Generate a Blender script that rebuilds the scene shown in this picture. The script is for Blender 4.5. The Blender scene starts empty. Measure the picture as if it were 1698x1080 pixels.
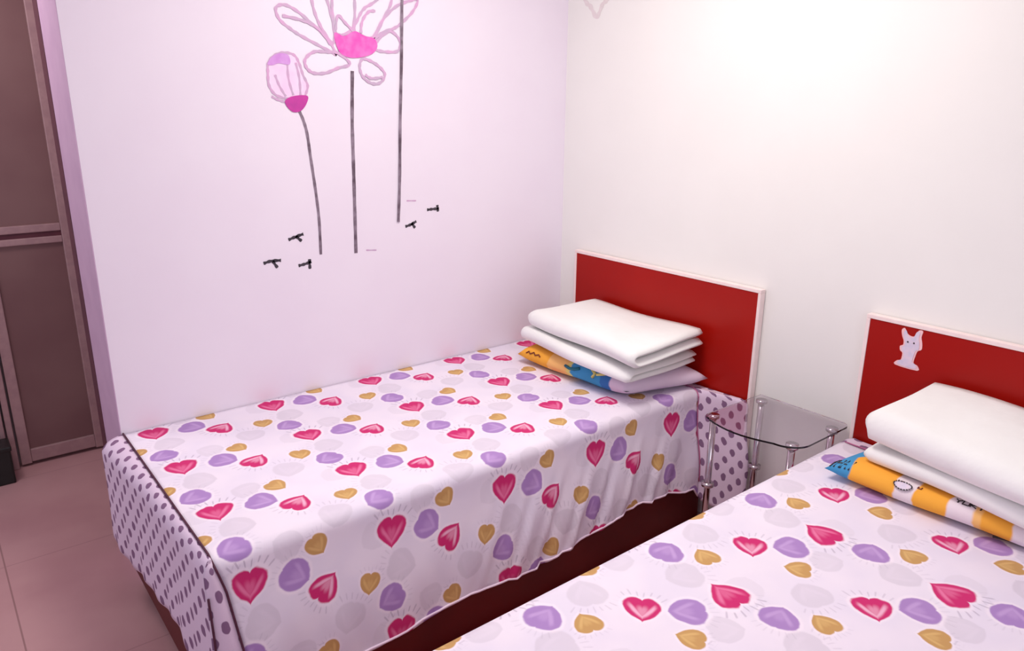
import bpy, bmesh, math, random
from mathutils import Vector, Matrix
random.seed(4)
C = bpy.context.scene.collection
PI = math.pi

# ---------------------------------------------------------------- camera
cam_d = bpy.data.cameras.new('camera'); cam = bpy.data.objects.new('camera', cam_d); C.objects.link(cam)
R_ = Vector((0.78094, -0.62454, 0.00852)); U_ = Vector((0.17061, 0.22641, 0.95897)); F_ = Vector((0.60085, 0.74745, -0.28337))
M = Matrix((( R_.x, U_.x, -F_.x), (R_.y, U_.y, -F_.y), (R_.z, U_.z, -F_.z))).to_4x4()
M.translation = Vector((-2.5470, -2.7712, 1.7589))
cam.matrix_world = M
cam_d.sensor_width = 36; cam_d.lens = 26.273; cam_d.clip_start = 0.02
bpy.context.scene.camera = cam

# ---------------------------------------------------------------- light and exposure
sc = bpy.context.scene
sc.view_settings.view_transform = 'Standard'; sc.view_settings.look = 'None'
sc.view_settings.gamma = 1; sc.view_settings.use_curve_mapping = False
sc.view_settings.exposure = 0.07
world = bpy.data.worlds.new('world'); sc.world = world; world.use_nodes = True
bg = world.node_tree.nodes['Background']; bg.inputs['Color'].default_value = (0.85, 0.785, 0.97, 1); bg.inputs['Strength'].default_value = 0.53

def area(name, loc, target, size, power, color, size_y=None):
    d = bpy.data.lights.new(name, 'AREA'); d.energy = power; d.color = color; d.size = size
    if size_y: d.shape = 'RECTANGLE'; d.size_y = size_y
    o = bpy.data.objects.new(name, d); C.objects.link(o); o.location = loc
    o.rotation_euler = (Vector(target) - Vector(loc)).to_track_quat('-Z', 'Y').to_euler()
    return o
area('ceiling_lamp_light', (-1.15, -1.20, 2.72), (-1.0, -1.1, 0), 0.7, 26, (1.0, 0.955, 0.89))
area('hall_fill_light', (-2.75, .55, 2.7), (-2.4, .9, 0), 0.5, 14, (1.0, 0.90, 0.92))  # unseen fill added to brighten the hall, not a known lamp
area('front_soft_light', (-2.6, -4.6, 2.1), (-0.6, -0.8, 0.9), 1.8, 14, (0.97, 0.95, 1.0), 1.4)  # weak unseen area light from behind the camera; no window is known there

# ---------------------------------------------------------------- node helpers
def srgb(r, g, b):
    f = lambda c: (c/255/12.92) if c/255 <= 0.04045 else ((c/255+0.055)/1.055)**2.4
    return (f(r), f(g), f(b), 1)
class NT:
    def __init__(s, nt): s.nt = nt
    def n(s, t, **kw):
        x = s.nt.nodes.new(t)
        for k, v in kw.items(): setattr(x, k, v)
        return x
    def set(s, sock, v):
        if isinstance(v, bpy.types.NodeSocket): s.nt.links.new(v, sock)
        elif v is not None:
            if hasattr(sock.default_value, '__len__') and not hasattr(v, '__len__'): v = [v]*len(sock.default_value)
            sock.default_value = v
    def m(s, op, a, b=None, c=None, clamp=False):
        x = s.n('ShaderNodeMath', operation=op, use_clamp=clamp)
        s.set(x.inputs[0], a)
        if b is not None: s.set(x.inputs[1], b)
        if c is not None: s.set(x.inputs[2], c)
        return x.outputs[0]
    def v(s, op, a, b=None, c=None):
        x = s.n('ShaderNodeVectorMath', operation=op)
        s.set(x.inputs[0], a)
        if b is not None: s.set(x.inputs[1], b)
        if c is not None: s.set(x.inputs[2], c)
        return x.outputs[0]
    def mix(s, f, a, b):
        x = s.n('ShaderNodeMix', data_type='RGBA')
        s.set(x.inputs[0], f); s.set(x.inputs[6], a); s.set(x.inputs[7], b)
        return x.outputs[2]
    def step(s, val, lo, hi, a=0.0, b=1.0):
        x = s.n('ShaderNodeMapRange', interpolation_type='SMOOTHSTEP')
        s.set(x.inputs[0], val); x.inputs[1].default_value = lo; x.inputs[2].default_value = hi
        x.inputs[3].default_value = a; x.inputs[4].default_value = b
        return x.outputs[0]
    def noise(s, vec, scale, detail=2, rough=.5):
        x = s.n('ShaderNodeTexNoise'); s.set(x.inputs['Vector'], vec)
        x.inputs['Scale'].default_value = scale; x.inputs['Detail'].default_value = detail; x.inputs['Roughness'].default_value = rough
        return x.outputs['Fac']
def newmat(name, color=(0.8, 0.8, 0.8, 1), rough=0.5, metal=0.0, spec=0.5):
    m = bpy.data.materials.new(name); m.use_nodes = True
    b = m.node_tree.nodes['Principled BSDF']
    b.inputs['Base Color'].default_value = color; b.inputs['Roughness'].default_value = rough
    b.inputs['Metallic'].default_value = metal; b.inputs['Specular IOR Level'].default_value = spec
    return m, b, NT(m.node_tree)
def bump(t, b, h, strength, dist):
    x = t.n('ShaderNodeBump'); x.inputs['Strength'].default_value = strength; x.inputs['Distance'].default_value = dist
    t.set(x.inputs['Height'], h); t.nt.links.new(x.outputs[0], b.inputs['Normal'])
def noisy(name, c1, c2, scale, rough=.5, metal=0, bscale=None, bstr=.2, bdist=.002, spec=.5):
    m, b, t = newmat(name, c1, rough, metal, spec)
    tc = t.n('ShaderNodeTexCoord').outputs['Object']
    f = t.noise(tc, scale, 3)
    t.set(b.inputs['Base Color'], t.mix(t.step(f, .3, .7), c1, c2))
    if bscale: bump(t, b, t.noise(tc, bscale, 3), bstr, bdist)
    return m

# heart group: vector (metres) + centre + angle + radius -> mask, inner
def heart_group():
    g = bpy.data.node_groups.new('heart_motif', 'ShaderNodeTree')
    I = g.interface
    for nm, ty in (('Vector', 'NodeSocketVector'), ('Centre', 'NodeSocketVector'), ('Period', 'NodeSocketVector'), ('Angle', 'NodeSocketFloat'), ('Radius', 'NodeSocketFloat'), ('Notch', 'NodeSocketFloat')):
        I.new_socket(name=nm, in_out='INPUT', socket_type=ty)
    for nm in ('Mask', 'Inner', 'Crown', 'Halo'): I.new_socket(name=nm, in_out='OUTPUT', socket_type='NodeSocketFloat')
    t = NT(g); gi = t.n('NodeGroupInput'); go = t.n('NodeGroupOutput')
    V, Ce, P, A, R, N = gi.outputs[:6]
    d = t.v('SUBTRACT', V, Ce)
    hp = t.v('MULTIPLY', P, (.5, .5, .5)); hm = t.v('MULTIPLY', P, (-.5, -.5, -.5))
    d = t.v('WRAP', d, hp, hm)
    r = t.n('ShaderNodeVectorRotate', rotation_type='Z_AXIS'); t.set(r.inputs['Vector'], d); t.set(r.inputs['Angle'], A)
    wob = t.n('ShaderNodeTexNoise'); t.set(wob.inputs['Vector'], V); wob.inputs['Scale'].default_value = 28
    s = t.n('ShaderNodeSeparateXYZ'); t.set(s.inputs[0], r.outputs[0])
    rr = t.m('MULTIPLY', R, t.m('MULTIPLY_ADD', wob.outputs['Fac'], .24, .88))
    x = t.m('DIVIDE', s.outputs[0], rr); y = t.m('DIVIDE', s.outputs[1], rr)
    # heart: x^2 + (y*1.05 - N*sqrt|x|)^2 = 1 ; tip at -y
    q = t.m('SUBTRACT', t.m('MULTIPLY', y, 1.08), t.m('MULTIPLY', N, t.m('SQRT', t.m('ABSOLUTE', x))))
    rad = t.m('SQRT', t.m('ADD', t.m('MULTIPLY', x, x), t.m('MULTIPLY', q, q)))
    bl = t.m('SQRT', t.m('ADD', t.m('MULTIPLY', x, x), t.m('MULTIPLY', y, y)))
    mask = t.step(t.m('MAXIMUM', rad, t.m('MULTIPLY', bl, .80)), .90, 1.03, 1, 0)
    halo = t.step(rad, 1.05, 1.25, 1, 0)
    # inner pale streak, shifted towards the tip
    q2 = t.m('SUBTRACT', t.m('MULTIPLY', t.m('ADD', y, .12), 1.2), t.m('MULTIPLY', N, t.m('SQRT', t.m('ABSOLUTE', t.m('MULTIPLY', x, 1.5)))))
    x2 = t.m('MULTIPLY', x, 1.7)
    r2 = t.m('SQRT', t.m('ADD', t.m('MULTIPLY', x2, x2), t.m('MULTIPLY', q2, q2)))
    vee = t.m('ABSOLUTE', t.m('SUBTRACT', t.m('ADD', y, .55), t.m('MULTIPLY', t.m('ABSOLUTE', x), 1.5)))
    inner = t.m('MULTIPLY', t.m('MAXIMUM', t.step(vee, .05, .38, 1, 0), t.step(r2, .2, .7, .6, 0)), t.step(rad, .5, .85, 1, 0))
    # crown of fine hairs beyond the lobes
    ang = t.m('ARCTAN2', x, y)
    hair = t.step(t.m('SINE', t.m('MULTIPLY', ang, 26)), .55, .9)
    band = t.m('MULTIPLY', t.step(rad, 1.08, 1.2), t.step(rad, 1.45, 1.6, 1, 0))
    side = t.step(t.m('ABSOLUTE', ang), .75, .95, 1, 0)
    crown = t.m('MULTIPLY', t.m('MULTIPLY', hair, band), side)
    t.set(go.inputs[0], mask); t.set(go.inputs[1], inner); t.set(go.inputs[2], crown); t.set(go.inputs[3], halo)
    return g
HG = heart_group()
PER = (0.4355, 0.338, 1.0)
def sheet_material():
    m, b, t = newmat('printed_cotton', rough=.75, spec=.25)
    uv = t.n('ShaderNodeUVMap', uv_map='metres').outputs[0]
    base = t.mix(t.step(t.noise(uv, 5, 2), .35, .65), srgb(240, 231, 243), srgb(233, 225, 240))
    col = base
    def put(cx, cy, ang, rad, notch, c_out, c_in, amt=1.0, in_amt=.8, crown=.0, halo=.5):
        nonlocal col
        g = t.n('ShaderNodeGroup'); g.node_tree = HG
        t.set(g.inputs['Vector'], uv); g.inputs['Centre'].default_value = (cx, cy, 0); g.inputs['Period'].default_value = PER
        g.inputs['Angle'].default_value = ang; g.inputs['Radius'].default_value = rad; g.inputs['Notch'].default_value = notch
        if halo: col = t.mix(t.m('MULTIPLY', g.outputs['Halo'], halo), col, srgb(252, 240, 250))
        cc = t.mix(t.m('MULTIPLY', g.outputs['Inner'], in_amt), c_out, c_in)
        col = t.mix(t.m('MULTIPLY', g.outputs['Mask'], amt), col, cc)
        if crown: col = t.mix(t.m('MULTIPLY', g.outputs['Crown'], crown), col, srgb(150, 135, 160))
    G = srgb(214, 205, 218); G2 = srgb(224, 214, 228)
    put(.055, -.133, .4, .052, .25, G, G2, .6, .6, .2, 0)
    put(-.19, -.035, -1.2, .054, .2, G, G2, .6, .6, .15, 0)
    put(-.105, .163, 2.2, .047, .25, G, G2, .5, .6, .2, 0)
    put(.16, .09, 1.0, .050, .25, srgb(224, 215, 228), G2, .5, .5, .15, 0)
    Mg = srgb(206, 44, 112); Mi = srgb(246, 150, 190)
    Pp = srgb(160, 116, 190); Pi = srgb(196, 158, 216)
    Oc = srgb(196, 148, 66); Oi = srgb(224, 184, 104)
    put(-.085, .062, -.9, .050, .22, Pp, Pi, .88, .7, .12)
    put(.195, -.128, 1.2, .048, .20, Pp, Pi, .88, .7, .12)
    put(.130, -.055, .25, .036, .45, Oc, Oi, .92, .7, .12)
    put(-.014, .126, -.5, .036, .40, Oc, Oi, .92, .7, .12)
    put(0, 0, -2.3, .047, .52, Mg, srgb(244, 190, 214), 1, .9, .25)
    put(-.215, .075, .1, .052, .60, Mg, Mi, 1, .6, .4)
    t.set(b.inputs['Base Color'], col)
    bump(t, b, t.noise(uv, 40, 3), .12, .003)
    return m
def border_material():
    m, b, t = newmat('dotted_border_cotton', rough=.75, spec=.25)
    uv = t.n('ShaderNodeUVMap', uv_map='metres').outputs[0]
    base = srgb(232, 212, 232); dot = srgb(112, 66, 112)
    col = base
    for (cx, cy) in ((0, 0), (.040, .040)):
        d = t.v('WRAP', t.v('SUBTRACT', uv, (cx, cy, 0)), (.040, .040, .5), (-.040, -.040, -.5))
        s = t.n('ShaderNodeSeparateXYZ'); t.set(s.inputs[0], d)
        w = t.noise(uv, 45, 1)
        q = t.m('SQRT', t.m('ADD', t.m('POWER', t.m('DIVIDE', s.outputs[0], .0145), 2), t.m('POWER', t.m('DIVIDE', s.outputs[1], .0175), 2)))
        q = t.m('ADD', q, t.m('MULTIPLY', t.m('SUBTRACT', w, .5), .7))
        col = t.mix(t.step(q, .85, 1.05, .85, 0), col, dot)
    t.set(b.inputs['Base Color'], col)
    bump(t, b, t.noise(uv, 40, 3), .12, .003)
    return m

MAT = {}
MAT['sheet'] = sheet_material(); MAT['border'] = border_material()
MAT['piping_and_fold'] = noisy('dark_plum_piping_and_fold', srgb(74, 28, 52), srgb(88, 36, 62), 60, .7)
MAT['wall_a'] = noisy('wall_paint_cool', srgb(236, 226, 238), srgb(238, 229, 240), 3, .6, bscale=60, bstr=.05)
MAT['wall_b'] = noisy('wall_paint_warm', srgb(240, 239, 234), srgb(242, 241, 236), 3, .55, bscale=60, bstr=.05)
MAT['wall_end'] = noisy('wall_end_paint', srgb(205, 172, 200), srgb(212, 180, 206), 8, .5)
MAT['casing'] = noisy('dark_wood_casing', srgb(80, 34, 48), srgb(92, 42, 54), 12, .5)
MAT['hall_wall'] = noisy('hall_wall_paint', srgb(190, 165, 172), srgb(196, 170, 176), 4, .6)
MAT['ceiling'] = noisy('ceiling_paint', srgb(240, 236, 236), srgb(236, 232, 233), 3, .7)
MAT['alu'] = noisy('pinkish_aluminium', srgb(182, 150, 150), srgb(172, 140, 142), 30, .4, .25)
MAT['frosted'] = noisy('brown_frosted_panel', srgb(132, 100, 98), srgb(122, 88, 88), 2.2, .45)
MAT['black'] = noisy('black_plastic', srgb(16, 18, 16), srgb(22, 24, 22), 20, .4)
MAT['red'] = noisy('red_lacquered_board', srgb(160, 18, 10), srgb(174, 24, 14), 1.4, .3, bscale=14, bstr=.03, spec=.2)
MAT['edge'] = noisy('pale_edge_band', srgb(246, 226, 222), srgb(250, 232, 228), 30, .4)
MAT['dark_red'] = noisy('dark_red_board', srgb(104, 14, 12), srgb(88, 10, 10), 3, .4, spec=.2)
MAT['mattress'] = noisy('mattress_ticking', srgb(225, 215, 215), srgb(215, 205, 208), 10, .8)
MAT['quilt'] = noisy('white_cotton_quilt', srgb(245, 246, 243), srgb(240, 240, 237), 4, .85, bscale=16, bstr=.35, bdist=.012, spec=.2)
MAT['chrome'] = noisy('chrome_tube', srgb(205, 195, 198), srgb(190, 180, 184), 20, .14, 1)
MAT['stem'] = noisy('dark_grey_vinyl', srgb(88, 70, 84), srgb(150, 134, 150), 22, .5)
MAT['bird'] = noisy('black_vinyl', srgb(48, 42, 52), srgb(66, 58, 68), 30, .5)
MAT['petal_line'] = noisy('mauve_vinyl_outline', srgb(194, 170, 196), srgb(216, 166, 206), 14, .5)
MAT['petal_wash'] = noisy('pale_pink_vinyl', srgb(244, 206, 236), srgb(234, 218, 240), 16, .5)
MAT['cup'] = noisy('magenta_vinyl', srgb(228, 70, 180), srgb(246, 120, 200), 24, .5)
MAT['cup_line'] = noisy('deep_magenta_vinyl', srgb(184, 56, 152), srgb(200, 60, 160), 24, .5)
MAT['orchid'] = noisy('orchid_vinyl', srgb(206, 140, 216), srgb(216, 164, 226), 30, .5)
MAT['sticker_white'] = noisy('lilac_white_sticker', srgb(232, 214, 228), srgb(214, 206, 226), 50, .5)
MAT['sticker_pink'] = noisy('pink_sticker_edge', srgb(250, 206, 206), srgb(246, 196, 200), 50, .5)
MAT['wall_drop'] = noisy('faint_beige_sticker', srgb(226, 216, 214), srgb(232, 222, 222), 20, .5)
MAT['ink'] = noisy('black_print', srgb(40, 34, 38), srgb(60, 52, 54), 60, .6)
MAT['ink_brown'] = noisy('brown_print', srgb(120, 40, 24), srgb(110, 48, 30), 60, .6)
MAT['teal'] = noisy('teal_print', srgb(24, 96, 116), srgb(20, 112, 130), 60, .6)
MAT['yellow'] = noisy('yellow_print', srgb(226, 214, 118), srgb(236, 222, 130), 60, .6)

def glass_material():
    m, b, t = newmat('smoked_glass', (0.72, 0.66, 0.74, 1), .02)
    b.inputs['Transmission Weight'].default_value = 1; b.inputs['IOR'].default_value = 1.45
    vt = t.noise(t.n('ShaderNodeTexCoord').outputs['Object'], 3, 1)
    t.set(b.inputs['Base Color'], t.mix(vt, (0.90, 0.86, 0.92, 1), (0.88, 0.84, 0.90, 1)))
    return m
MAT['glass'] = glass_material()
def floor_material():
    m, b, t = newmat('pinkish_floor_tile', rough=.32)
    tc = t.n('ShaderNodeTexCoord').outputs['Object']
    base = t.mix(t.step(t.noise(tc, 2.2, 4), .3, .7), srgb(198, 156, 156), srgb(186, 142, 144))
    d = t.v('WRAP', t.v('SUBTRACT', tc, (-2.50, -.35, 0)), (.4, .4, 9), (-.4, -.4, -9))
    s = t.n('ShaderNodeSeparateXYZ'); t.set(s.inputs[0], d)
    lx = t.step(t.m('ABSOLUTE', s.outputs[0]), .0015, .004, 1, 0)
    ly = t.step(t.m('ABSOLUTE', s.outputs[1]), .0015, .004, 1, 0)
    col = t.mix(t.m('MULTIPLY', t.m('MAXIMUM', lx, t.m('MULTIPLY', ly, .5)), .6), base, srgb(122, 86, 84))
    t.set(b.inputs['Base Color'], col)
    return m
MAT['floor'] = floor_material()
def pillow_material(name, bands, w, y0):
    # printed pillowcase: colour blocks along its width, wavy borders between them
    m, b, t = newmat(name, rough=.8, spec=.2)
    tc = t.n('ShaderNodeTexCoord').outputs['Object']
    s = t.n('ShaderNodeSeparateXYZ'); t.set(s.inputs[0], tc)
    yy = t.m('ADD', t.m('MULTIPLY', s.outputs[1], -1), t.m('MULTIPLY', t.m('SUBTRACT', t.noise(tc, 9, 2), .5), .06))
    col = bands[0][1]
    for (y, c) in bands[1:]:
        col = t.mix(t.step(yy, y - .004, y + .004), col, c)
    t.set(b.inputs['Base Color'], col)
    bump(t, b, t.noise(tc, 14, 2), .3, .01)
    return m

# ---------------------------------------------------------------- mesh helpers
def link(name, bm, mat, parent=None, smooth=False, loc=None):
    me = bpy.data.meshes.new(name); bmesh.ops.recalc_face_normals(bm, faces=bm.faces); bm.to_mesh(me); bm.free()
    if smooth:
        for p in me.polygons: p.use_smooth = True
    o = bpy.data.objects.new(name, me); C.objects.link(o)
    if mat: me.materials.append(MAT[mat] if isinstance(mat, str) else mat)
    if parent: o.parent = parent
    if loc: o.location = loc
    return o
def empty(name, loc, label, cat, group=None):
    o = bpy.data.objects.new(name, None); C.objects.link(o); o.location = loc; o.empty_display_size = .1
    o['label'] = label; o['category'] = cat
    if group: o['group'] = group
    return o
def tag(o, label, cat, group=None):
    o['label'] = label; o['category'] = cat
    if group: o['group'] = group
    return o
def struct(o): o['kind'] = 'structure'; return o
def box(bm, x0, x1, y0, y1, z0, z1, bev=0):
    r = bmesh.ops.create_cube(bm, size=1)
    vs = r['verts']
    for v in vs:
        v.co = Vector(((x0+x1)/2 + v.co.x*(x1-x0), (y0+y1)/2 + v.co.y*(y1-y0), (z0+z1)/2 + v.co.z*(z1-z0)))
    if bev:
        es = {e for v in vs for e in v.link_edges}
        bmesh.ops.bevel(bm, geom=list(es), offset=bev, segments=2, affect='EDGES', profile=.6)
def bx(*a, bev=0):
    bm = bmesh.new(); box(bm, *a, bev=bev); return bm
def tube(bm, pts, r, n=8, cap=True):
    pts = [Vector(p) for p in pts]; rings = []
    up = Vector((0, 0, 1))
    for i, p in enumerate(pts):
        d = (pts[min(i+1, len(pts)-1)] - pts[max(i-1, 0)]).normalized()
        a = d.cross(up)
        if a.length < .1: a = d.cross(Vector((1, 0, 0)))
        a.normalize(); b = d.cross(a).normalized()
        rings.append([bm.verts.new(p + r*(math.cos(k*2*PI/n)*a + math.sin(k*2*PI/n)*b)) for k in range(n)])
    for i in range(len(rings)-1):
        for k in range(n):
            bm.faces.new((rings[i][k], rings[i][(k+1) % n], rings[i+1][(k+1) % n], rings[i+1][k]))
    if cap: bm.faces.new(rings[0]); bm.faces.new(rings[-1])
def smooth_pts(pts, sub=6, closed=False):
    out = []; n = len(pts)
    rng = range(n if closed else n-1)
    for i in rng:
        g = (lambda k: pts[k % n]) if closed else (lambda k: pts[max(0, min(n-1, k))])
        p0, p1, p2, p3 = g(i-1), g(i), g(i+1), g(i+2)
        for k in range(sub):
            t = k/sub
            out.append(tuple(.5*((2*p1[j]) + (-p0[j]+p2[j])*t + (2*p0[j]-5*p1[j]+4*p2[j]-p3[j])*t*t + (-p0[j]+3*p1[j]-3*p2[j]+p3[j])*t**3) for j in range(len(p1))))
    if not closed: out.append(tuple(pts[-1]))
    return out
# a vinyl ribbon / patch stuck on the wall y = 0 (x, z pairs), real thickness
def ribbon(pts, w, y, th=.0005, closed=False, taper=0):
    bm = bmesh.new(); P = smooth_pts(pts, 6, closed); n = len(P); L = []
    for i, p in enumerate(P):
        a = P[(i-1) % n] if closed else P[max(i-1, 0)]; b = P[(i+1) % n] if closed else P[min(i+1, n-1)]
        dx, dz = b[0]-a[0], b[1]-a[1]; l = math.hypot(dx, dz) or 1
        nx, nz = -dz/l, dx/l
        ww = w/2*(1 + .25*math.sin(i*1.7)*(1 if taper else .3))
        L.append([bm.verts.new((p[0]+s*nx*ww, y-q, p[1]+s*nz*ww)) for s, q in ((-1, 0), (1, 0), (1, th), (-1, th))])
    for i in range(n if closed else n-1):
        for k in range(4):
            bm.faces.new((L[i][k], L[i][(k+1) % 4], L[(i+1) % n][(k+1) % 4], L[(i+1) % n][k]))
    if not closed: bm.faces.new(L[0]); bm.faces.new(L[-1])
    return bm
def patch(pts, y, th=.0006, sub=5):
    bm = bmesh.new(); P = smooth_pts(pts, sub, True)
    f = bm.faces.new([bm.verts.new((p[0], y, p[1])) for p in P])
    r = bmesh.ops.extrude_face_region(bm, geom=[f])
    for v in [g for g in r['geom'] if isinstance(g, bmesh.types.BMVert)]: v.co.y -= th
    return bm
def grid_mesh(fn, us, vs, uvfn=None, bm=None):
    bm = bm or bmesh.new(); lay = bm.loops.layers.uv.get('metres') or bm.loops.layers.uv.new('metres')
    G = [[bm.verts.new(fn(u, v)) for v in vs] for u in us]
    for i in range(len(us)-1):
        for j in range(len(vs)-1):
            f = bm.faces.new((G[i][j], G[i+1][j], G[i+1][j+1], G[i][j+1]))
            if uvfn:
                for lp, (a, b) in zip(f.loops, ((i, j), (i+1, j), (i+1, j+1), (i, j+1))): lp[lay].uv = uvfn(us[a], vs[b])
    return bm, G
def lin(a, b, n): return [a + (b-a)*i/n for i in range(n+1)]
def sst(a, b, x):
    t = max(0, min(1, (x-a)/(b-a))); return t*t*(3-2*t)
def interp(x, tab):
    if x <= tab[0][0]: return tab[0][1]
    for (a, fa), (b, fb) in zip(tab, tab[1:]):
        if x <= b: return fa + (fb-fa)*(x-a)/(b-a)
    return tab[-1][1]

# ================================================================ ROOM
H_ = 2.8
struct(link('floor', bx(-3.6, .12, -4.8, 3.2, -.08, 0), 'floor'))
struct(link('ceiling', bx(-3.6, .12, -4.8, 3.2, H_, H_+.08), 'ceiling'))
struct(link('wall_back', bx(-2.1, 0, 0, .325, 0, H_), 'wall_a'))
struct(link('wall_right', bx(0, .12, -4.8, 3.2, 0, H_), 'wall_b'))
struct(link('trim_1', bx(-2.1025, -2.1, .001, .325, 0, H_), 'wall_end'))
struct(link('trim_2', bx(-2.104, -1.9, .325, .415, 0, H_), 'casing'))
struct(link('wall_hall_side', bx(-1.9, -1.85, .415, 1.46, 0, H_), 'hall_wall'))
struct(link('wall_hall', bx(-3.6, -1.85, 1.46, 1.56, 0, H_), 'hall_wall'))
# glazed folding door leaf at the end of the hall
dx0, dx1, dy = -2.335, -1.966, 1.40
door = bpy.data.objects.new('door_1', None); C.objects.link(door); door.location = (dx0, dy, 0); struct(door)
door['label'] = 'tall aluminium framed folding door leaf with brown frosted panels'
def dpart(name, bm, mat):
    o = link(name, bm, mat); o.parent = door; o.matrix_parent_inverse = Matrix.Translation((-dx0, -dy, 0)); return o
dpart('stile', bx(dx0, dx0+.046, dy-.018, dy+.018, .012, 2.5, bev=.004), 'alu')
dpart('stile', bx(dx1-.036, dx1, dy-.018, dy+.018, .012, 2.5, bev=.004), 'alu')
dpart('rail', bx(dx0+.046, dx1-.036, dy-.016, dy+.016, .018, .085, bev=.004), 'alu')
dpart('rail', bx(dx0+.046, dx1-.036, dy-.018, dy+.018, 1.104, 1.136, bev=.004), 'alu')
dpart('rail', bx(dx0+.046, dx1-.036, dy-.018, dy+.018, 1.160, 1.196, bev=.004), 'alu')
dpart('rail', bx(dx0+.046, dx1-.036, dy-.012, dy+.012, 1.136, 1.160), 'casing')
dpart('rail', bx(dx0+.046, dx1-.036, dy-.016, dy+.016, 2.43, 2.5, bev=.004), 'alu')
dpart('panel', bx(dx0+.046, dx1-.036, dy-.004, dy+.004, .085, 1.104), 'frosted')
dpart('panel', bx(dx0+.046, dx1-.036, dy-.004, dy+.004, 1.196, 2.43), 'frosted')
bmj = bmesh.new(); box(bmj, -2.372, -2.345, 1.37, 1.44, 0, 2.55, bev=.004); box(bmj, -2.40, -2.380, 1.36, 1.44, 0, 2.55, bev=.004)
struct(link('trim_3', bmj, 'alu'))
struct(link('trim_4', bx(-2.50, -2.402, 1.40, 1.455, .19, 2.55), 'hall_wall'))
b = bmesh.new(); box(b, -2.62, -2.376, 1.22, 1.34, 0, .18, bev=.008); box(b, -2.625, -2.371, 1.215, 1.345, .165, .19, bev=.006)
tag(link('storage_box', b, 'black'), 'small black box on the floor beside the glazed door leaf', 'box')

MAT['head_seam'] = noisy('rose_seam', srgb(196, 110, 150), srgb(180, 96, 140), 30, .8)
MAT['hem'] = noisy('pale_hem', srgb(246, 226, 240), srgb(240, 218, 236), 30, .8)
# ================================================================ BEDS
def make_bed(y_left, width, hb_l, hb_r, label, label_extra=None):
    """bed from x=-2.09 (foot) to the headboard near x=0; y_left is its +y side"""
    B = empty('single_bed', (-1.05, y_left-width/2, 0), label, 'bed')
    ox, oy = 1.05, -(y_left-width/2)
    yl, yr = y_left, y_left-width
    def p(name, bm, mat, par=B, smooth=False):
        for v in bm.verts: v.co += Vector((ox, oy, 0))
        return link(name, bm, mat, par, smooth)
    hb = p('headboard', bx(-.030, -.006, hb_r+.013, hb_l-.013, .30, 1.064), 'red')
    bm = bmesh.new()
    box(bm, -.033, -.003, hb_r, hb_l, 1.064, 1.078, bev=.002)
    box(bm, -.033, -.003, hb_r, hb_r+.013, .05, 1.064, bev=.002)
    box(bm, -.033, -.003, hb_l-.013, hb_l, .05, 1.064, bev=.002)
    p('edge_band', bm, 'edge', hb)
    p('side_rail', bx(-2.085, -.034, yr-.010, yr+.014, .0, .30, bev=.002), 'dark_red')
    p('side_rail', bx(-2.085, -.034, yl-.028, yl-.006, .012, .30, bev=.002), 'dark_red')
    p('footboard', bx(-2.110, -2.1035, yr+.022, (yl+.075 if yl > -.1 else yl-.006), .030, .236, bev=.002), 'dark_red')
    for (x, y) in ((-2.05, yl-.07), (-2.05, yr+.07), (-.07, yl-.07), (-.07, yr+.07)):
        p('leg', bx(x-.03, x+.03, y-.03, y+.03, 0, .14, bev=.003), 'dark_red')
    p('slat_base', bx(-2.07, -.036, yr+.03, yl-.03, .28, .32), 'dark_red')
    p('mattress', bx(-2.075, -.04, yr+.012, yl-.012, .325, .600, bev=.02), 'mattress', smooth=False)
    return B
make_bed(-.004, .966, -.132, -1.182, 'single bed with red headboard against the lotus wall')
make_bed(-1.612, 1.02, -1.600, -2.660, 'nearer single bed with red headboard bearing a white animal sticker')

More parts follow.
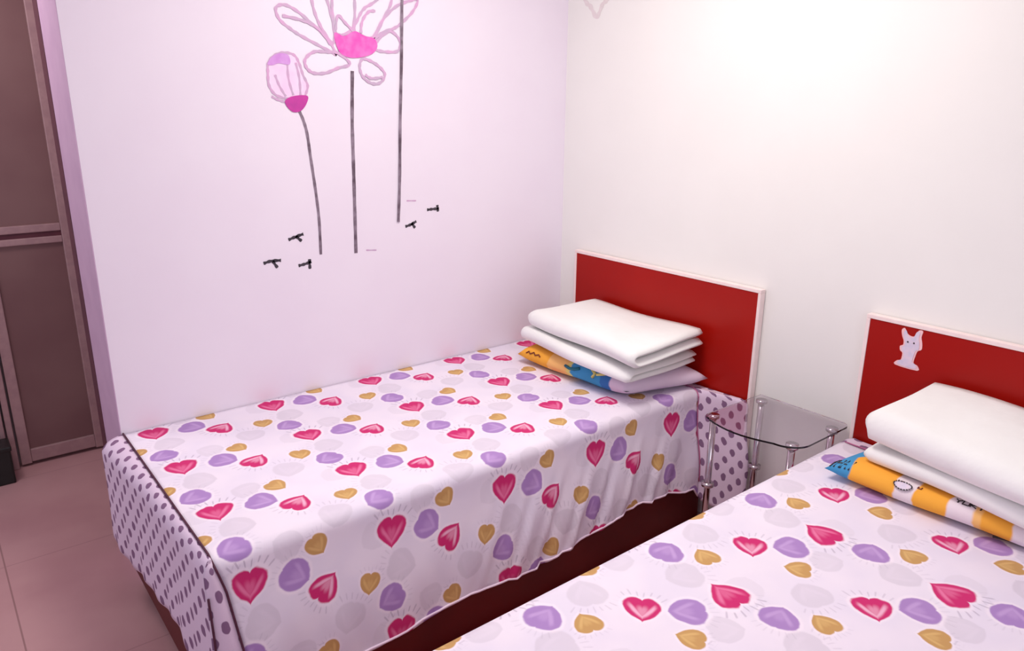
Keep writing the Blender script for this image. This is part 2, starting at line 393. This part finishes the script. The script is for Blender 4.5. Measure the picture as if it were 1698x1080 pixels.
HEMS = [(-2.2, .10), (-2.04, .12), (-1.7, .153), (-1.39, .179), (-1.19, .172), (-1.025, .163), (-.818, .181), (-.525, .225), (-.305, .208), (-.12, .18), (-.09, .12), (0, .06)]
ZT = .62
def make_spread(name, y_l, y_r, wall_side, label, rot, uv0, flare):
    """patterned sheet; y_l/y_r the left (+y) and right (-y) top edges. Parts: main_panel, foot_border, head_border, piping"""
    r = .035
    S = empty(name, (-1.05, (y_l+y_r)/2, ZT), label, 'bedspread')
    O = Vector((1.05, -(y_l+y_r)/2, -ZT))
    def yedge(x): return y_r - .012 - (flare*sst(-.104, -.045, x))
    def xseam(z): return interp(z, [(.10, -2.02), (.317, -2.045), (.522, -2.069), (.62, -2.095)])
    def wr(x, d):           # gathers on the hanging side
        a = sst(.03, .30, d)
        k = .35 + .65*sst(-1.35, -.9, x)
        g = sst(-1.4, -1.0, x)*sst(-.15, -.4, x)
        return a*(.012 + k*(.006*math.sin(27*x + 16*d) + .003*math.sin(61*x - 14*d + 1)) + g*(.005*math.sin(75*x + 38*d) + .003*math.sin(120*x+55*d)))
    # s = unfolded distance from the left edge
    def side_point(x, s, right=True):
        """s: distance past the edge start, right side (towards -y)"""
        ye = yedge(x) if right else y_l + .0
        sg = -1 if right else 1
        arc = r*PI/2
        if s <= arc:
            a = s/r; return (ye - sg*(r) + sg*r*math.sin(a), ZT - r + r*math.cos(a))
        d = s - arc
        return (ye + sg*(wr(x, d) + .03*sst(0, .5, d))*(1 if right else .15), ZT - r - d)
    top_w = abs(y_l - y_r)
    arc = r*PI/2
    # v param table: left hang (only if not wall_side), top, right hang
    vs = []
    if not wall_side: vs += [('L', t) for t in reversed(lin(0, 1, 18))]
    vs += [('T', t) for t in lin(0, 1, 60)[(0 if wall_side else 1):]]
    vs += [('R', t) for t in lin(0, 1, 34)[1:]]
    def lump(x, y):
        return .0035*math.sin(5.1*x+1.3*y) + .0025*math.sin(9*y+4*x) + .0018*math.sin(17*x-11*y) - .0035
    def P(xf, v, x0fn):
        k, t = v
        def X(z): 
            a = x0fn[0](z); b_ = x0fn[1](z); return a + (b_-a)*xf
        if k == 'T':
            x = X(ZT); yr_ = yedge(x) + r; ya = y_l - (0 if wall_side else r)
            y = ya + (yr_-ya)*t
            z = ZT + lump(x, y)*math.sin(PI*min(1, max(0, t)))**.5 if 0 < t < 1 else ZT
            return x, y, z, y
        right = k == 'R'
        x = X(ZT); hem = interp(x, HEMS) + .004*math.sin(13*x) + .002*math.sin(37*x)
        if not right: hem += .02
        total = arc + (ZT - r - hem); s = t*total
        yy, z = side_point(x, s, right)
        for _ in range(2):
            x = X(z); yy, z = side_point(x, s, right)
        base = (yedge(x)+r) if right else (y_l - r)
        return x, yy, z, base + (-s if right else s)
    def uvm(x, yu):
        a, b_ = x-uv0[0], yu-uv0[1]
        return (-a, -b_) if rot else (a, b_)
    hx = lambda z: -.100
    def panel(nm, x0fn, mat, us, uvf, par=S, th=.004):
        f = lambda u, v: Vector(P(u, v, x0fn)[:3]) + O
        g = lambda u, v: (lambda q: uvf(q[0], q[3]))(P(u, v, x0fn))
        bm, _ = grid_mesh(f, us, vs, g)
        o = link(nm, bm, mat, par, True)
        m = o.modifiers.new('thick', 'SOLIDIFY'); m.thickness = th; m.offset = -1
        return o
    panel('main_panel', (xseam, hx), 'sheet', lin(0, 1, 150), uvm)
    panel('head_border', (hx, lambda z: -.040), 'border', lin(0, 1, 14), lambda x, y: ((x - (yedge(x) - yedge(-.2)), y + flare*sst(-.104, -.045, x)) if y < yedge(x)+r+.001 else (x, y)))
    xs_ = lin(-2.0, -.10, 60)
    hp = []
    for x in xs_:
        hem = interp(x, HEMS) + .004*math.sin(13*x) + .002*math.sin(37*x)
        yy, z = side_point(x, arc + ZT - r - hem, True); hp.append(Vector((x, yy-.001, hem+.004)) + O)
    bm = bmesh.new(); tube(bm, hp, .004, 6); link('hem', bm, 'hem', S, True)
    # foot border: from the seam over the edge and down, then the corner strip at the side(s)
    zs = lin(0, 1, 26)
    yL, yR = y_l, y_r - .012
    def foot(v, w):   # v 0..1 left to right, w 0..1 seam to hem
        y = yL + (yR + .004 - yL)*v
        xf = interp(v, [(0, -2.170), (.45, -2.138), (.85, -2.124), (1, -2.120)])
        hem = interp(v, [(0, .236), (.06, .215), (.3, .228), (.7, .245), (1, .15)]) + .006*math.sin(v*21)
        if w < .25:
            a = w/.25; k = a*PI/2
            x = -2.095 + (xf + 2.095)*math.sin(k); z = ZT - .052*(1-math.cos(k))
            if wall_side: z -= 0
            return x, y, z
        d = (w-.25)/.75; z0 = ZT-.052
        z = z0 + (hem - z0)*d
        x = xf - .006*sst(0, 1, d) + .003*math.sin(19*v+3*d)*sst(0, .5, d) + .003*math.sin(47*v)*d
        return x, y, z
    def fuv(v, w): return ((yL + (yR-yL)*v), w*.46)
    f = lambda v, w: Vector(foot(v, w)) + O
    bm, _ = grid_mesh(f, lin(0, 1, 60), zs, fuv)
    def corner(c, w):   # strip that wraps round the corner to the seam
        a = Vector(foot(1, w))
        z = a.z; ys, _z = side_point(-2.05, max(0, (ZT - z)), True)
        if z > ZT - r:
            d0 = ZT - z; ang = math.acos(max(-1, min(1, 1-d0/r))); ys = yedge(-2.1) + r - r*math.sin(ang)
        else: ys = yedge(-2.1) - wr(-2.05, ZT-r-z) - .03*sst(0, .5, ZT-r-z)
        b_ = Vector((xseam(z), ys - .002, z))
        q = a.lerp(b_, c); q.y -= .010*math.sin(PI*c)*sst(0, .3, w)
        return q
    cu = lambda c, w: (yR - c*.075 - .02, w*.46)
    bm, _ = grid_mesh(lambda c, w: corner(c, w) + O, lin(0, 1, 8), zs, cu, bm)
    if not wall_side:
        def cornl(c, w):
            a = Vector(foot(0, w)); z = a.z
            d = max(0, ZT-r-z)
            if z > ZT-r: ang = math.acos(max(-1, min(1, 1-(ZT-z)/r))); ys = y_l - r + r*math.sin(ang)
            else: ys = y_l + wr(-2.05, d) + .03*sst(0, .5, d)
            return a.lerp(Vector((xseam(z), ys, z)), c)
        bm, _ = grid_mesh(lambda c, w: cornl(c, w) + O, lin(0, 1, 6), zs, cu, bm)
    fb = link('foot_border', bm, 'border', S, True)
    md = fb.modifiers.new('thick', 'SOLIDIFY'); md.thickness = .003; md.offset = -1
    # dark piping along the foot seam and down the corner
    pts = [Vector((-2.095, yL - (yL-(y_r+.02))*t, ZT+.003)) for t in lin(0, 1, 20)]
    pts += [corner(1, w) + Vector((-.002, -.004, .001)) for w in zs[4:]]
    bm = bmesh.new(); tube(bm, [q + O for q in pts], .0033, 6); link('piping_and_fold', bm, 'piping_and_fold', S, True)
    pts = [corner(.12, w) + Vector((-.003, -.004, 0)) for w in zs[9:]]
    bm = bmesh.new(); tube(bm, [q + O for q in pts], .0033, 6); link('piping_and_fold', bm, 'piping_and_fold', S, True)  # corner fold's shade line added as a dark tube, no piping here
    pts = [Vector((hx(ZT)-.0, yL-.03 + (yedge(-.1)+r - yL+.03)*t, ZT+.001)) for t in lin(0, 1, 20)]
    pts += [Vector((hx(side_point(-.1, s)[1]), side_point(hx(.5), s)[0]-.002, side_point(-.1, s)[1])) for s in lin(.01, .43, 20)]
    bm = bmesh.new(); tube(bm, [q + O for q in pts], .0024, 6); link('head_seam', bm, 'head_seam', S, True)
    return S
make_spread('bedspread', -.003, -.966, True, 'heart printed bedspread with dotted foot border, on the bed by the lotus wall', False, (-1.793, -.484), .205)
make_spread('bedspread', -1.590, -2.630, False, 'heart printed bedspread on the nearer bed, cut off by the bottom right of the picture', True, (-.930, -1.800), .02)

# ================================================================ GLASS SIDE TABLE
T = empty('side_table', (-.20, -1.40, 0), 'small smoked glass side table with chrome legs between the two beds', 'table')
TO = Vector((.20, 1.40, 0))
TZ = .645
def tp(name, bm, mat, par=T, smooth=True):
    for v in bm.verts: v.co += TO
    return link(name, bm, mat, par, smooth)
out = [(-.012, -1.215), (-.012, -1.560)]
for k in range(1, 9):   # back right rounded
    a = k/8*PI/2; out.append((-.012-.03+.03*math.cos(a), -1.560-.03*math.sin(a)))
for k in range(0, 11):  # front right, generous radius
    a = k/10*PI/2; out.append((-.285-.085*math.sin(a), -1.505-.085*math.cos(a)))
for y in lin(-1.49, -1.24, 8): out.append((-.370-.034*math.sin(PI*(y+1.505)/.285), y))
for k in range(0, 7):
    a = k/6*PI/2; out.append((-.340-.03*math.cos(a), -1.235+.03*math.sin(a)))
bm = bmesh.new(); f = bm.faces.new([bm.verts.new((x, y, TZ)) for x, y in out])
rg = bmesh.ops.extrude_face_region(bm, geom=[f])
for v in [g for g in rg['geom'] if isinstance(g, bmesh.types.BMVert)]: v.co.z += .007
tp('glass_top', bm, 'glass', smooth=False)
LEGS = [(-.325, -1.222), (-.052, -1.247), (-.320, -1.545), (-.085, -1.560)]
for x, y in LEGS:
    bm = bmesh.new(); tube(bm, [(x, y, 0), (x, y, TZ-.004)], .0125, 16)
    leg = tp('leg', bm, 'chrome')
    bm = bmesh.new(); tube(bm, [(x, y, TZ-.012), (x, y, TZ-.0005)], .022, 16); tp('mounting_cap', bm, 'chrome', leg)
    bm = bmesh.new(); tube(bm, [(x, y, .352), (x, y, .366)], .024, 16); tp('collar', bm, 'chrome', leg)
    bm = bmesh.new(); tube(bm, [(x, y, 0), (x, y, .012)], .018, 12); tp('foot', bm, 'black', leg)

# ================================================================ PILLOWS AND QUILTS
def make_pillow(name, cs, z0, h, mat, label, group=None, extra=None):
    """cs = FL, FR, BR, BL corner (x, y)"""
    cx = sum(c[0] for c in cs)/4; cy = sum(c[1] for c in cs)/4
    bm = bmesh.new(); N = 28; M_ = 40
    def pt(s, t, sg):
        # s along width (FL->FR), t front->back
        x = (1-t)*((1-s)*cs[0][0]+s*cs[1][0]) + t*((1-s)*cs[3][0]+s*cs[2][0])
        y = (1-t)*((1-s)*cs[0][1]+s*cs[1][1]) + t*((1-s)*cs[3][1]+s*cs[2][1])
        e = (max(0, 1-abs(2*s-1)**6)*max(0, 1-abs(2*t-1)**7))**.5
        z = z0 + h*.42 + sg*h*(.58 if sg > 0 else .42)*e + .003*math.sin(13*s+5*t)*e
        return Vector((x-cx, y-cy, z-z0))
    Tt = [[bm.verts.new(pt(i/M_, j/N, 1)) for j in range(N+1)] for i in range(M_+1)]
    Bb = [[(Tt[i][j] if i in (0, M_) or j in (0, N) else bm.verts.new(pt(i/M_, j/N, -1))) for j in range(N+1)] for i in range(M_+1)]
    for i in range(M_):
        for j in range(N):
            bm.faces.new((Tt[i][j], Tt[i+1][j], Tt[i+1][j+1], Tt[i][j+1]))
            bm.faces.new((Bb[i][j], Bb[i][j+1], Bb[i+1][j+1], Bb[i+1][j]))
    r = empty(name, (cx, cy, z0), label, 'pillow', group)
    o = link('pillowcase', bm, mat, r, True)
    def surf(s, t, up=.0015):
        p = pt(s, t, 1); p.z += up; return p
    return r, surf
OR = srgb(248, 176, 66); OR2 = srgb(250, 196, 120); CR = srgb(238, 226, 232); BL = srgb(70, 150, 200); BL2 = srgb(62, 116, 180); YL = srgb(232, 216, 130); LI = srgb(226, 208, 226)
pm1 = pillow_material('cartoon_print_one', [(-1, OR), (-.14, OR2), (-.02, YL), (.0, BL), (.16, BL2), (.215, LI), (.9, LI)], 1, 0)
p1, s1_ = make_pillow('pillow', [(-.485, -.250), (-.440, -.885), (-.050, -.985), (-.050, -.190)], .6245, .086, pm1,
    'printed orange and blue pillow under the folded quilts on the bed by the lotus wall')
pm2 = pillow_material('cartoon_print_two', [(-1, BL), (-.29, OR), (-.16, CR), (-.10, OR), (-.015, CR), (.05, OR2), (.07, OR), (.15, CR), (.9, CR)], 1, 0)
p2, s2_ = make_pillow('pillow', [(-.415, -1.715), (-.385, -2.420), (-.050, -2.440), (-.050, -1.760)], .6275, .068, pm2,
    'printed orange pillow with a blue corner under the folded quilts on the nearer bed')
def strip_on(surf, path, w, mat, par, name='printed_mark'):
    """thin print lying on the pillow surface; path in (s, t)"""
    bm = bmesh.new(); P = [surf(s, t) for s, t in path]
    tube(bm, P, w, 5); return link(name, bm, mat, par, True)
# yellow Y and teal ellipse on pillow one, brown squiggle on the orange part
strip_on(s1_, [(.66, .06), (.72, .022), (.71, .002)], .007, 'yellow', p1)
strip_on(s1_, [(.79, .05), (.735, .020)], .006, 'yellow', p1)
strip_on(s1_, [(.46, .012), (.50, .006), (.545, .008), (.585, .02)], .007, 'teal', p1)
strip_on(s1_, [(.08, .01), (.10, .025), (.12, .01), (.15, .025), (.17, .01), (.2, .02), (.22, .01)], .003, 'ink_brown', p1)
# pillow two: dark letters on blue, small brown squares, ringed circle, black lettering
def glyphs(surf, s0, s1, t0, t1, spec, mat, par):
    n = len(spec); bm = bmesh.new()
    for i, g in enumerate(spec):
        for seg in g:
            tube(bm, [surf(s0+(s1-s0)*(i+a*.8)/n, t0+(t1-t0)*b_, .001) for a, b_ in seg], .0022, 4)
    return link('lettering', bm, mat, par)
GH = [[(0, 0), (0, 1)], [(1, 0), (1, 1)], [(0, .5), (1, .5)]]; GA = [[(0, 0), (.5, 1), (1, 0)], [(.2, .4), (.8, .4)]]; GI = [[(.5, 0), (.5, 1)]]
GY = [[(0, 1), (.5, .5), (1, 1)], [(.5, .5), (.5, 0)]]; GU = [[(0, 1), (0, 0), (1, 0), (1, 1)]]; GK = [[(0, 0), (0, 1)], [(1, 1), (0, .5), (1, 0)]]
glyphs(s2_, .005, .115, .02, .13, [GY, GH, GA, GI], 'ink', p2)
glyphs(s2_, .295, .312, .075, .095, [GU], 'ink_brown', p2)
glyphs(s2_, .375, .392, .075, .095, [GU], 'ink_brown', p2)
glyphs(s2_, .52, .63, .065, .10, [GY, GU, GK, GI], 'ink', p2)
bm = bmesh.new(); ce = (.325, .040)
ring = [s2_(ce[0]+.036*math.cos(a), max(.004, ce[1]+.030*math.sin(a)), .006) for a in lin(0, 2*PI, 20)]
bm.faces.new([bm.verts.new(q) for q in ring[:-1]])
link('printed_disc', bm, 'sticker_white', p2)
bm = bmesh.new()
for k in range(0, 20, 1):
    a0 = k*2*PI/20; a1 = a0+.2
    tube(bm, [s2_(ce[0]+.036*math.cos(a), max(.004, ce[1]+.030*math.sin(a)), .007) for a in (a0, a1)], .0022, 4)
link('dashed_ring', bm, 'ink', p2)

def make_quilt(name, cs, zf, zb, h, label, layers=2, group=None, seed=0, gap=.010):
    """folded quilt: serpentine of `layers` thicknesses, round folds at the front; cs = FL, FR, BR, BL; zf/zb base height front/back"""
    rnd = random.Random(seed)
    cx = sum(c[0] for c in cs)/4; cy = sum(c[1] for c in cs)/4
    r = empty(name, (cx, cy, zf), label, 'quilt', group)
    D = .40
    lt = h/layers
    # centre line (t 0 front..1 back, z), folded at the front between layers 0/1, at the back between 1/2 ...
    path = []
    nb = 12
    for L in range(layers):
        z = lt*(L+.5)
        fwd = (L % 2 == 0)           # layer 0 runs back -> front
        t_in = lt*.5/D
        a, b_ = (1-t_in, t_in) if fwd else (t_in, 1-t_in)
        path += [(a + (b_-a)*i/nb, z) for i in range(nb+1)]
        if L < layers-1:
            c = t_in if fwd else 1-t_in; sgn = -1 if fwd else 1
            path += [(c + sgn*(t_in)*math.sin(q), z + lt/2 - lt/2*math.cos(q)) for q in lin(0, PI, 8)[1:-1]]
    n = len(path); ny = 36
    bm = bmesh.new(); rings = []
    for j in range(ny+1):
        s = j/ny; e = min(s, 1-s)
        th = (lt-gap)/2*(1 - (1-min(1, e/.035))**2)**.5 if e < .035 else (lt-gap)/2
        th = max(th, .003)
        pts = []
        for side in (1, -1):
            rng_ = range(n) if side == 1 else range(n-1, -1, -1)
            for i in rng_:
                a = path[max(i-1, 0)]; b_ = path[min(i+1, n-1)]
                dx, dz = (b_[0]-a[0])*D, b_[1]-a[1]; l = math.hypot(dx, dz) or 1
                nx, nz = -dz/l, dx/l
                t = path[i][0] + side*nx*th/D; z = path[i][1] + side*nz*th
                pts.append((t, z))
        ring = []
        for (t, z) in pts:
            x = (1-t)*((1-s)*cs[0][0]+s*cs[1][0]) + t*((1-s)*cs[3][0]+s*cs[2][0])
            y = (1-t)*((1-s)*cs[0][1]+s*cs[1][1]) + t*((1-s)*cs[3][1]+s*cs[2][1])
            tt = max(0, min(1, t))
            zz = z + (zb-zf)*tt + .006*math.sin(3.3*s+seed)*z/h + .004*math.sin(7*s+5*t+seed) - .004*(z/h)*(abs(2*s-1)**3) - .005*(z/h)*(1-tt)**3
            x += .008*math.sin(4*s+1.5*seed+z*20)*(1-tt)
            ring.append(bm.verts.new((x-cx, y-cy+.004*math.sin(9*z*10+seed), zz)))
        rings.append(ring)
    m_ = len(rings[0])
    for j in range(ny):
        for i in range(m_):
            bm.faces.new((rings[j][i], rings[j][(i+1) % m_], rings[j+1][(i+1) % m_], rings[j+1][i]))
    for rg_ in (rings[0], rings[-1]):     # end caps as quads between the two sides of the ribbon
        for i in range(n-1):
            bm.faces.new((rg_[i], rg_[i+1], rg_[2*n-2-i], rg_[2*n-1-i]))
    o = link('folded_cover', bm, 'quilt', r, True)
    return r
make_quilt('folded_quilt', [(-.450, -.220), (-.490, -.945), (-.055, -.930), (-.055, -.240)], .714, .714, .068,
    'folded white quilt under another quilt on the bed by the lotus wall', 2, seed=1, gap=.006)
make_quilt('folded_quilt', [(-.415, -.250), (-.500, -.975), (-.040, -.950), (-.045, -.300)], .786, .786, .090,
    'folded white quilt, topmost of the pile on the bed by the lotus wall', 2, seed=3, gap=.008)
make_quilt('folded_quilt', [(-.345, -1.800), (-.420, -2.440), (-.050, -2.460), (-.050, -1.840)], .696, .722, .066,
    'folded white quilt pressed under the top quilt on the nearer bed', 2, seed=5, gap=.004)
make_quilt('folded_quilt', [(-.345, -1.790), (-.475, -2.470), (-.045, -2.480), (-.045, -1.845)], .764, .808, .105,
    'thick folded white quilt on top of the pile on the nearer bed', 2, seed=8, gap=.003)
bm = bmesh.new(); tube(bm, smooth_pts([(-.372, -2.19, .628), (-.366, -2.215, .630), (-.350, -2.25, .628), (-.352, -2.30, .628)], 5), .0035, 6)
tag(link('cord', bm, 'ink', smooth=True), 'short black cord lying on the nearer bed before the pillow', 'cord')

# ================================================================ WALL STICKERS
LOT = {
  'cup': [(-1.191, 2.014), (-1.152, 2.004), (-1.106, 2.024), (-1.065, 2.009), (-1.024, 2.002), (-1.012, 1.972), (-1.043, 1.942), (-1.116, 1.927), (-1.166, 1.938), (-1.187, 1.972)],
  'p1': [(-1.191, 1.941), (-1.215, 1.987), (-1.272, 2.034), (-1.327, 2.075), (-1.378, 2.096), (-1.412, 2.083), (-1.402, 2.046), (-1.362, 2.016), (-1.322, 1.994), (-1.253, 1.964), (-1.191, 1.937)],
  'p1b': [(-1.39, 2.059), (-1.329, 2.051), (-1.283, 2.038), (-1.245, 2.015), (-1.209, 1.971)],
  'p2': [(-1.199, 1.975), (-1.237, 2.02), (-1.264, 2.076), (-1.274, 2.141), (-1.259, 2.213), (-1.23, 2.165), (-1.207, 2.105), (-1.191, 2.023)],
  'p3': [(-1.182, 2.01), (-1.194, 2.086), (-1.187, 2.159), (-1.147, 2.255), (-1.111, 2.197), (-1.1, 2.124), (-1.115, 2.032)],
  'p3b': [(-1.186, 2.023), (-1.173, 2.075), (-1.144, 2.051), (-1.106, 2.019)],
  'p4': [(-1.106, 2.024), (-1.088, 2.072), (-1.06, 2.109), (-1.012, 2.138), (-0.935, 2.203), (-0.943, 2.137), (-0.978, 2.08), (-1.029, 2.006)],
  'p4b': [(-1.08, 2.019), (-1.073, 2.06), (-1.045, 2.097), (-1.014, 2.103)],
  'p5': [(-1.029, 1.998), (-0.985, 2.027), (-0.928, 2.048), (-0.891, 2.073), (-0.842, 2.117), (-0.821, 2.159), (-0.866, 2.15), (-0.925, 2.124), (-0.983, 2.071)],
  'p6': [(-1.019, 1.985), (-0.956, 2.033), (-0.91, 2.004), (-0.917, 1.963), (-0.973, 1.956), (-1.02, 1.963)],
  'p7': [(-1.181, 1.942), (-1.23, 1.944), (-1.278, 1.942), (-1.314, 1.915), (-1.311, 1.885), (-1.284, 1.867), (-1.235, 1.869), (-1.184, 1.888), (-1.133, 1.905)],
  'p8': [(-1.08, 1.924), (-1.092, 1.893), (-1.079, 1.858), (-1.043, 1.836), (-1.005, 1.839), (-0.982, 1.87), (-1.007, 1.9), (-1.049, 1.921)],
  'p8b': [(-1.07, 1.867), (-1.042, 1.854), (-0.993, 1.86)],
  'bo': [(-1.386, 1.771), (-1.435, 1.785), (-1.459, 1.818), (-1.46, 1.86), (-1.455, 1.897), (-1.428, 1.924), (-1.391, 1.934), (-1.355, 1.926), (-1.338, 1.897), (-1.327, 1.859), (-1.311, 1.821), (-1.323, 1.787)],
  'bi1': [(-1.434, 1.856), (-1.421, 1.819), (-1.399, 1.781)],
  'bi2': [(-1.384, 1.908), (-1.384, 1.845), (-1.37, 1.786)],
  'bi3': [(-1.352, 1.901), (-1.342, 1.846), (-1.342, 1.786)],
  'bi4': [(-1.453, 1.781), (-1.427, 1.768), (-1.391, 1.76)],
  'bcup': [(-1.405, 1.762), (-1.375, 1.782), (-1.316, 1.785), (-1.321, 1.756), (-1.346, 1.73), (-1.38, 1.728)],
  'btip': [(-1.459, 1.892), (-1.44, 1.918), (-1.409, 1.931), (-1.378, 1.925), (-1.376, 1.894), (-1.417, 1.896), (-1.44, 1.889)],
  's1': [(-1.351, 1.73), (-1.337, 1.695), (-1.326, 1.647), (-1.318, 1.557), (-1.307, 1.435), (-1.3, 1.317), (-1.302, 1.179)],
  's2': [(-1.124, 1.879), (-1.135, 1.694), (-1.139, 1.532), (-1.143, 1.364), (-1.148, 1.167)],
  's3': [(-0.876, 2.413), (-0.894, 2.152), (-0.905, 1.927), (-0.92, 1.693), (-0.932, 1.449), (-0.945, 1.278)],
}
BIRDS = {
  'b1': [[(-1.431, 1.251), (-1.402, 1.26), (-1.369, 1.268)], [(-1.401, 1.262), (-1.378, 1.241)]],
  'b2': [[(-1.536, 1.171), (-1.505, 1.177), (-1.467, 1.175)], [(-1.5, 1.176), (-1.483, 1.148)]],
  'b3': [[(-1.398, 1.145), (-1.37, 1.149), (-1.344, 1.155)], [(-1.351, 1.166), (-1.352, 1.127)]],
  'b4': [[(-0.91, 1.255), (-0.88, 1.262), (-0.855, 1.273)], [(-0.88, 1.268), (-0.862, 1.245)]],
  'b5': [[(-0.799, 1.318), (-0.771, 1.319), (-0.737, 1.319)], [(-0.746, 1.335), (-0.743, 1.306)]],
  'b6': [[(-0.9, 1.364), (-0.853, 1.361)]],
  'b7': [[(-1.101, 1.174), (-1.053, 1.169)]],
}
YW = -.0005
def sticker(name, loc, label, cat='wall sticker', group=None): return empty(name, loc, label, cat, group)
def sp(name, bm, mat, root):
    for v in bm.verts: v.co -= root.location
    return link(name, bm, mat, root)
F = sticker('lotus_sticker', (-1.148, 0, 1.167), 'open pink lotus sticker with straight stem, middle of the three wall flowers')
for i, nm in enumerate(('p1', 'p2', 'p3', 'p4', 'p5', 'p6', 'p7', 'p8')):
    pe = sp('petal', ribbon(LOT[nm], .0105, YW-.0010-.00012*i, closed=True, taper=1), 'petal_line', F)
    sp('petal_fill', patch(LOT[nm], YW-.0001-.0001*i, .0001), 'petal_wash', pe)
for nm in ('p1b', 'p3b', 'p4b', 'p8b'): sp('petal_vein', ribbon(LOT[nm], .010, YW-.0022, taper=1), 'petal_line', F)
cu = sp('flower_cup', patch(LOT['cup'], YW-.0028, .0003), 'cup', F)
sp('cup_outline', ribbon(LOT['cup'], .008, YW-.0032, closed=True, taper=1, th=.0002), 'cup_line', cu)
sp('stem', ribbon(LOT['s2'], .0145, YW), 'stem', F)
Bd = sticker('lotus_bud_sticker', (-1.302, 0, 1.179), 'closed pink lotus bud sticker on a bending stem, leftmost wall flower')
pe = sp('bud_petals', patch(LOT['bo'], YW), 'petal_wash', Bd)
sp('bud_outline', ribbon(LOT['bo'], .009, YW-.0008, taper=1), 'petal_line', Bd)
for nm in ('bi1', 'bi2', 'bi3', 'bi4'): sp('petal_vein', ribbon(LOT[nm], .008, YW-.0008, taper=1), 'petal_line', Bd)
sp('bud_tip', patch(LOT['btip'], YW-.0016), 'orchid', Bd)
sp('bud_cup', patch(LOT['bcup'], YW-.0016), 'cup_line', Bd)
sp('stem', ribbon(LOT['s1'], .0115, YW), 'stem', Bd)
St = sticker('lotus_stem_sticker', (-.945, 0, 1.278), 'tall thin dark stem sticker running up out of the picture, rightmost wall flower')
sp('stem', ribbon(LOT['s3'], .0125, YW-.0036), 'stem', St)
BL_ = ['small bird sticker nearest left of the bud stem, above the two lower birds', 'small bird sticker farthest left, below the lotus bud', 'small bird sticker just left of the foot of the bud stem',
       'small bird sticker at the foot of the tall right stem', 'small bird sticker farthest right of the wall flowers', 'faint dash shaped sticker beside the tall right stem, above the birds', 'faint dash shaped sticker right of the middle stem foot']
for i, nm in enumerate(('b1', 'b2', 'b3', 'b4', 'b5', 'b6', 'b7')):
    bm = bmesh.new()
    segs = BIRDS[nm]
    for sg in segs:
        b2 = ribbon(sg, (.011 if i < 5 else .005), YW, taper=1)
        me = bpy.data.meshes.new('tmp'); b2.to_mesh(me); b2.free(); bm.from_mesh(me); bpy.data.meshes.remove(me)
    tag(link('bird_sticker' if i < 5 else 'dash_sticker', bm, 'bird' if i < 5 else 'petal_line'), BL_[i], 'wall sticker')
# faint heart-tip sticker high on the right-hand wall (plane x = 0)
bm = ribbon([(.105, 2.27), (.112, 2.215), (.150, 2.185), (.190, 2.140), (.225, 2.190), (.262, 2.215), (.262, 2.27)], .020, 0, taper=1)
for v in bm.verts: v.co = Vector((-.0006 + v.co.y, -v.co.x, v.co.z))
tag(link('heart_sticker', bm, 'wall_drop'), 'faint pale heart tip sticker high on the wall above the headboards', 'wall sticker')

# white animal sticker on the nearer headboard (plane x = -.030)
K = empty('animal_sticker', (-.030, -1.755, .93), 'small white eared animal sticker on the nearer red headboard', 'sticker')
def kp(name, pts, mat, dx, sub=4):
    bm = patch(pts, 0, .001, sub)
    for v in bm.verts: v.co = Vector((-dx + v.co.y, -(v.co.x), v.co.z))
    return link(name, bm, mat, K)
body = [(-.034, -.004), (-.030, .012), (-.020, .016), (-.018, .040), (-.026, .048), (-.028, .062), (-.020, .068), (-.020, .082), (-.026, .096), (-.030, .116), (-.022, .124), (-.012, .108), (.000, .102), (.010, .106), (.018, .126), (.030, .126), (.028, .106), (.033, .086), (.034, .066), (.024, .058), (.020, .040), (.018, .016), (.030, .010), (.032, -.006)]
kp('outline', [(a*1.12, b_*1.03-.001) for a, b_ in body], 'sticker_pink', .0002, 3)
kp('figure', [(a*.86, b_*.95+.003) for a, b_ in body], 'sticker_white', .0014, 3)
for px in (-.008, .012): kp('eye', [(px-.003, .083), (px, .086), (px+.003, .083), (px, .080)], 'ink', .0026, 2)
